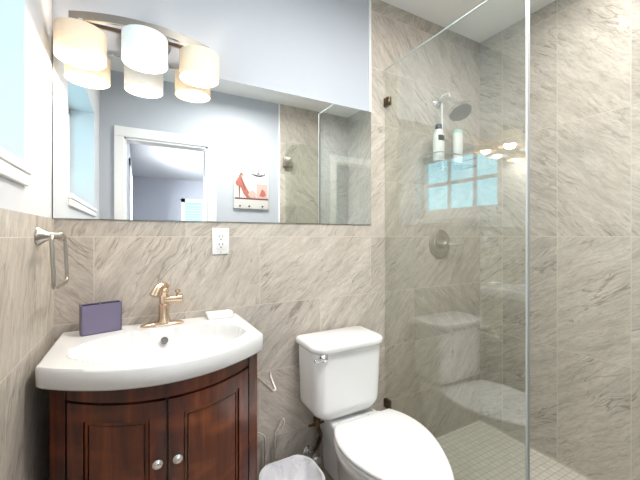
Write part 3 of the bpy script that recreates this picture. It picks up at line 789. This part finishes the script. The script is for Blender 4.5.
# ------------------------------------------------------------------ shower fittings
SX = 1.577
t = thing('showerhead', (SX, D, 2.013), 'round chrome shower head on an arm from the shower back wall', 'shower head')
q = MB(); q.lathe([(.03, 0), (.03, .004), (.022, .012), (.012, .016)], (SX, D, 2.013), (0, -1, 0), 24); q.build('flange', M['chrome'], t)
q = MB(); q.tube(arc((SX, D, 2.013), (SX, 1.30, 2.03), (SX-.002, 1.275, 1.945), 12), .011, 14); q.ball((SX-.002, 1.272, 1.940), .018); q.build('arm', M['chrome'], t)
ax = Vector((-.12, -.50, -.86)); hc = Vector((SX-.004, 1.265, 1.932))
q = MB(); q.lathe([(.012, -.012), (.018, .0), (.034, .012), (.058, .022), (.066, .030), (.066, .038), (.060, .041)], hc, ax, 36); q.build('head_shell', M['chrome'], t)
q = MB(); q.lathe([(.060, .040), (.058, .0425), (.001, .0425)], hc, ax, 36)
qa = Vector((0, 0, 1)).rotation_difference(ax.normalized())
for rr_, nn in ((.05, 18), (.037, 14), (.024, 9), (.011, 5)):
    for i in range(nn):
        p = hc+qa @ Vector((rr_*math.cos(2*PI*i/nn), rr_*math.sin(2*PI*i/nn), .042)); q.lathe([(.0028, 0), (.0022, .003)], p, ax, 8)
q.build('spray_face', M['nickel'], t)
# hanging caddy
t = thing('shower_caddy', (SX, 1.39, 2.0), 'white wire caddy hanging from the shower arm', 'caddy')
q = MB(); cz = 1.632
q.tube(rounded_path([(SX+.012, 1.385, 1.60), (SX+.012, 1.395, 2.045), (SX+.012, 1.34, 2.045), (SX+.012, 1.335, 2.02)], .012), .006, 10)
q.build('hanger', M['plastic'], t)
q = MB()
for z in (cz-.004, cz+.045): q.tube(rounded_path([(1.45, 1.285, z), (1.45, 1.405, z), (1.77, 1.405, z), (1.77, 1.285, z)], .02, closed=True), .003, 8, closed=True)
for i in range(9): q.tube([(1.47+.035*i, 1.287, cz-.004), (1.47+.035*i, 1.403, cz-.004)], .002, 6)
q.build('basket', M['nickel'], t)
def bottle(loc, label, mat, capmat, w, h, capr, caph, name='shampoo_bottle'):
    b = thing(name, loc, label, 'bottle', 'bottles in the shower caddy')
    x, y, z = loc
    q = MB(); pr = []
    def el(a, c, zz): return [(x+a*math.cos(2*PI*i/28), y+c*math.sin(2*PI*i/28), z+zz) for i in range(28)]
    q.rings([el(w*.9, w*.62, 0), el(w, w*.7, .006), el(w, w*.7, h*.78), el(w*.93, w*.66, h*.86), el(w*.7, w*.55, h*.94), el(capr, capr, h)])
    q.build('bottle_body', mat, b)
    q = MB(); q.lathe([(capr*1.02, h-.002), (capr*1.02, h+caph-.003), (capr*.9, h+caph)], loc, (0, 0, 1), 20); q.build('cap', capmat, b)
    return b
b = bottle((1.497, 1.335, cz), 'white shampoo bottle with black cap in the shower caddy', M['bottle'], M['black'], .036, .185, .018, .028)
x, y, z = b.location
q = MB(); rings = []
for zz in (.118, .148): rings.append([(x+.0366*math.cos(a), y+.0258*math.sin(a), z+zz) for a in [-2.3+1.5*i/10 for i in range(11)]])
q.rings(rings, False, False, closed=False); q.build('label_band', M['black'], b)
# second bottle stands on its wide lid, narrower at the foot
x2, y2 = 1.657, 1.335
b = thing('shampoo_bottle', (x2, y2, cz), 'slim white bottle with mint top right of black-capped bottle', 'bottle', 'bottles in the shower caddy')
def el(a, c, zz): return [(x2+a*math.cos(2*PI*i/28), y2+c*math.sin(2*PI*i/28), cz+zz) for i in range(28)]
q = MB(); q.rings([el(.026, .018, 0), el(.029, .02, .01), el(.035, .023, .12), el(.034, .022, .185)]); q.build('bottle_body', M['bottle'], b)
q = MB(); q.rings([el(.0345, .0225, .185), el(.033, .022, .198), el(.026, .018, .205)]); q.build('cap', M['mint'], b)
# valve
t = thing('shower_valve', (1.599, D, 1.165), 'round nickel shower valve with lever handle on shower back wall', 'shower valve')
q = MB(); q.lathe([(.088, 0), (.088, .006), (.080, .012), (.062, .013), (.060, .017), (.05, .020), (.046, .018)], (1.599, D, 1.165), (0, -1, 0), 40); q.build('escutcheon', M['nickel'], t)
q = MB(); q.lathe([(.030, .016), (.026, .04), (.020, .058), (.012, .064)], (1.599, D, 1.165), (0, -1, 0), 24); q.build('hub', M['nickel'], t)
q = MB(); q.tube([(1.599, D-.052, 1.165), (1.63, D-.06, 1.165), (1.66, D-.066, 1.164), (1.70, D-.07, 1.164)], [.011, .012, .009, .010], 14); q.build('lever', M['chrome'], t)

# ------------------------------------------------------------------ hook plaque with shoe print on the rear wall
px0, px1, pz0, pz1 = .752, 1.080, 1.462, 1.838
py = YR+.022
pq = thing('wall_plaque', ((px0+px1)/2, YR, (pz0+pz1)/2), 'white wall plaque with coral high heel and chandelier picture, seen in mirror', 'wall art')
MB().box(px0, px1, YR+.001, py, pz0, pz1, .002).build('board', M['canvas'], pq)
def P(u, v): return (px0+u*(px1-px0), pz0+v*(pz1-pz0))
def flat(polys, name, mat, d=.0012):
    q = MB()
    for p in polys: q.prism([P(*a) for a in p], 'y', py-.0004, py+d)
    q.build(name, mat, pq, smooth=False)
flat([[(.03, .265), (.99, .265), (.99, .225), (.03, .225)]], 'print_ledge', M['brown_ink'])
shoe = [(.04, .62), (.09, .70), (.16, .80), (.20, .84), (.22, .78), (.27, .66), (.35, .52), (.42, .42), (.50, .36), (.58, .34), (.63, .28), (.36, .268), (.27, .36), (.20, .50), (.13, .54), (.08, .54)]
flat([shoe], 'print_shoe', M['pink'])
flat([[(.13, .545), (.175, .53), (.165, .27), (.145, .27)]], 'print_heel', M['brown_ink'])
flat([[(.13, .76), (.20, .84), (.24, .78), (.26, .82), (.20, .88)], [(.18, .76), (.21, .73), (.33, .46), (.30, .46)]], 'print_strap', M['brown_ink'], .0016)
flat([[(.42, .40), (.50, .46), (.60, .42), (.64, .34), (.56, .28), (.46, .28), (.40, .33)]], 'print_bow', M['pale_pink'], .0018)
flat([[(.64, .62), (.96, .62), (.96, .27), (.64, .27)]], 'print_card', M['pale_pink'], .0008)
flat([[(.72, .32), (.80, .50), (.88, .45), (.92, .34), (.84, .30)]], 'print_card_shoe', M['pink'], .0014)
ch = [[(.685, .97), (.705, .97), (.705, .86), (.685, .86)], [(.64, .88), (.75, .88), (.73, .85), (.66, .85)]]
for s in (-1, 1):
    for k in (.10, .19): ch.append([(.695, .80), (.695+s*k, .77+k*.3), (.695+s*k+.012, .83+k*.3), (.695+s*k-.012, .83+k*.3), (.695+s*(k-.02), .80+k*.3), (.695, .83)])
flat(ch, 'print_chandelier', M['grey_ink'])
for u in (.16, .42, .80):
    cx_, cz_ = P(u, .06); q = MB(); q.lathe([(.005, 0), (.004, .012), (.008, .016), (.007, .022), (.002, .024)], (cx_, py, cz_), (0, 1, 0), 14); q.build('hook_knob', M['bronze'], pq)
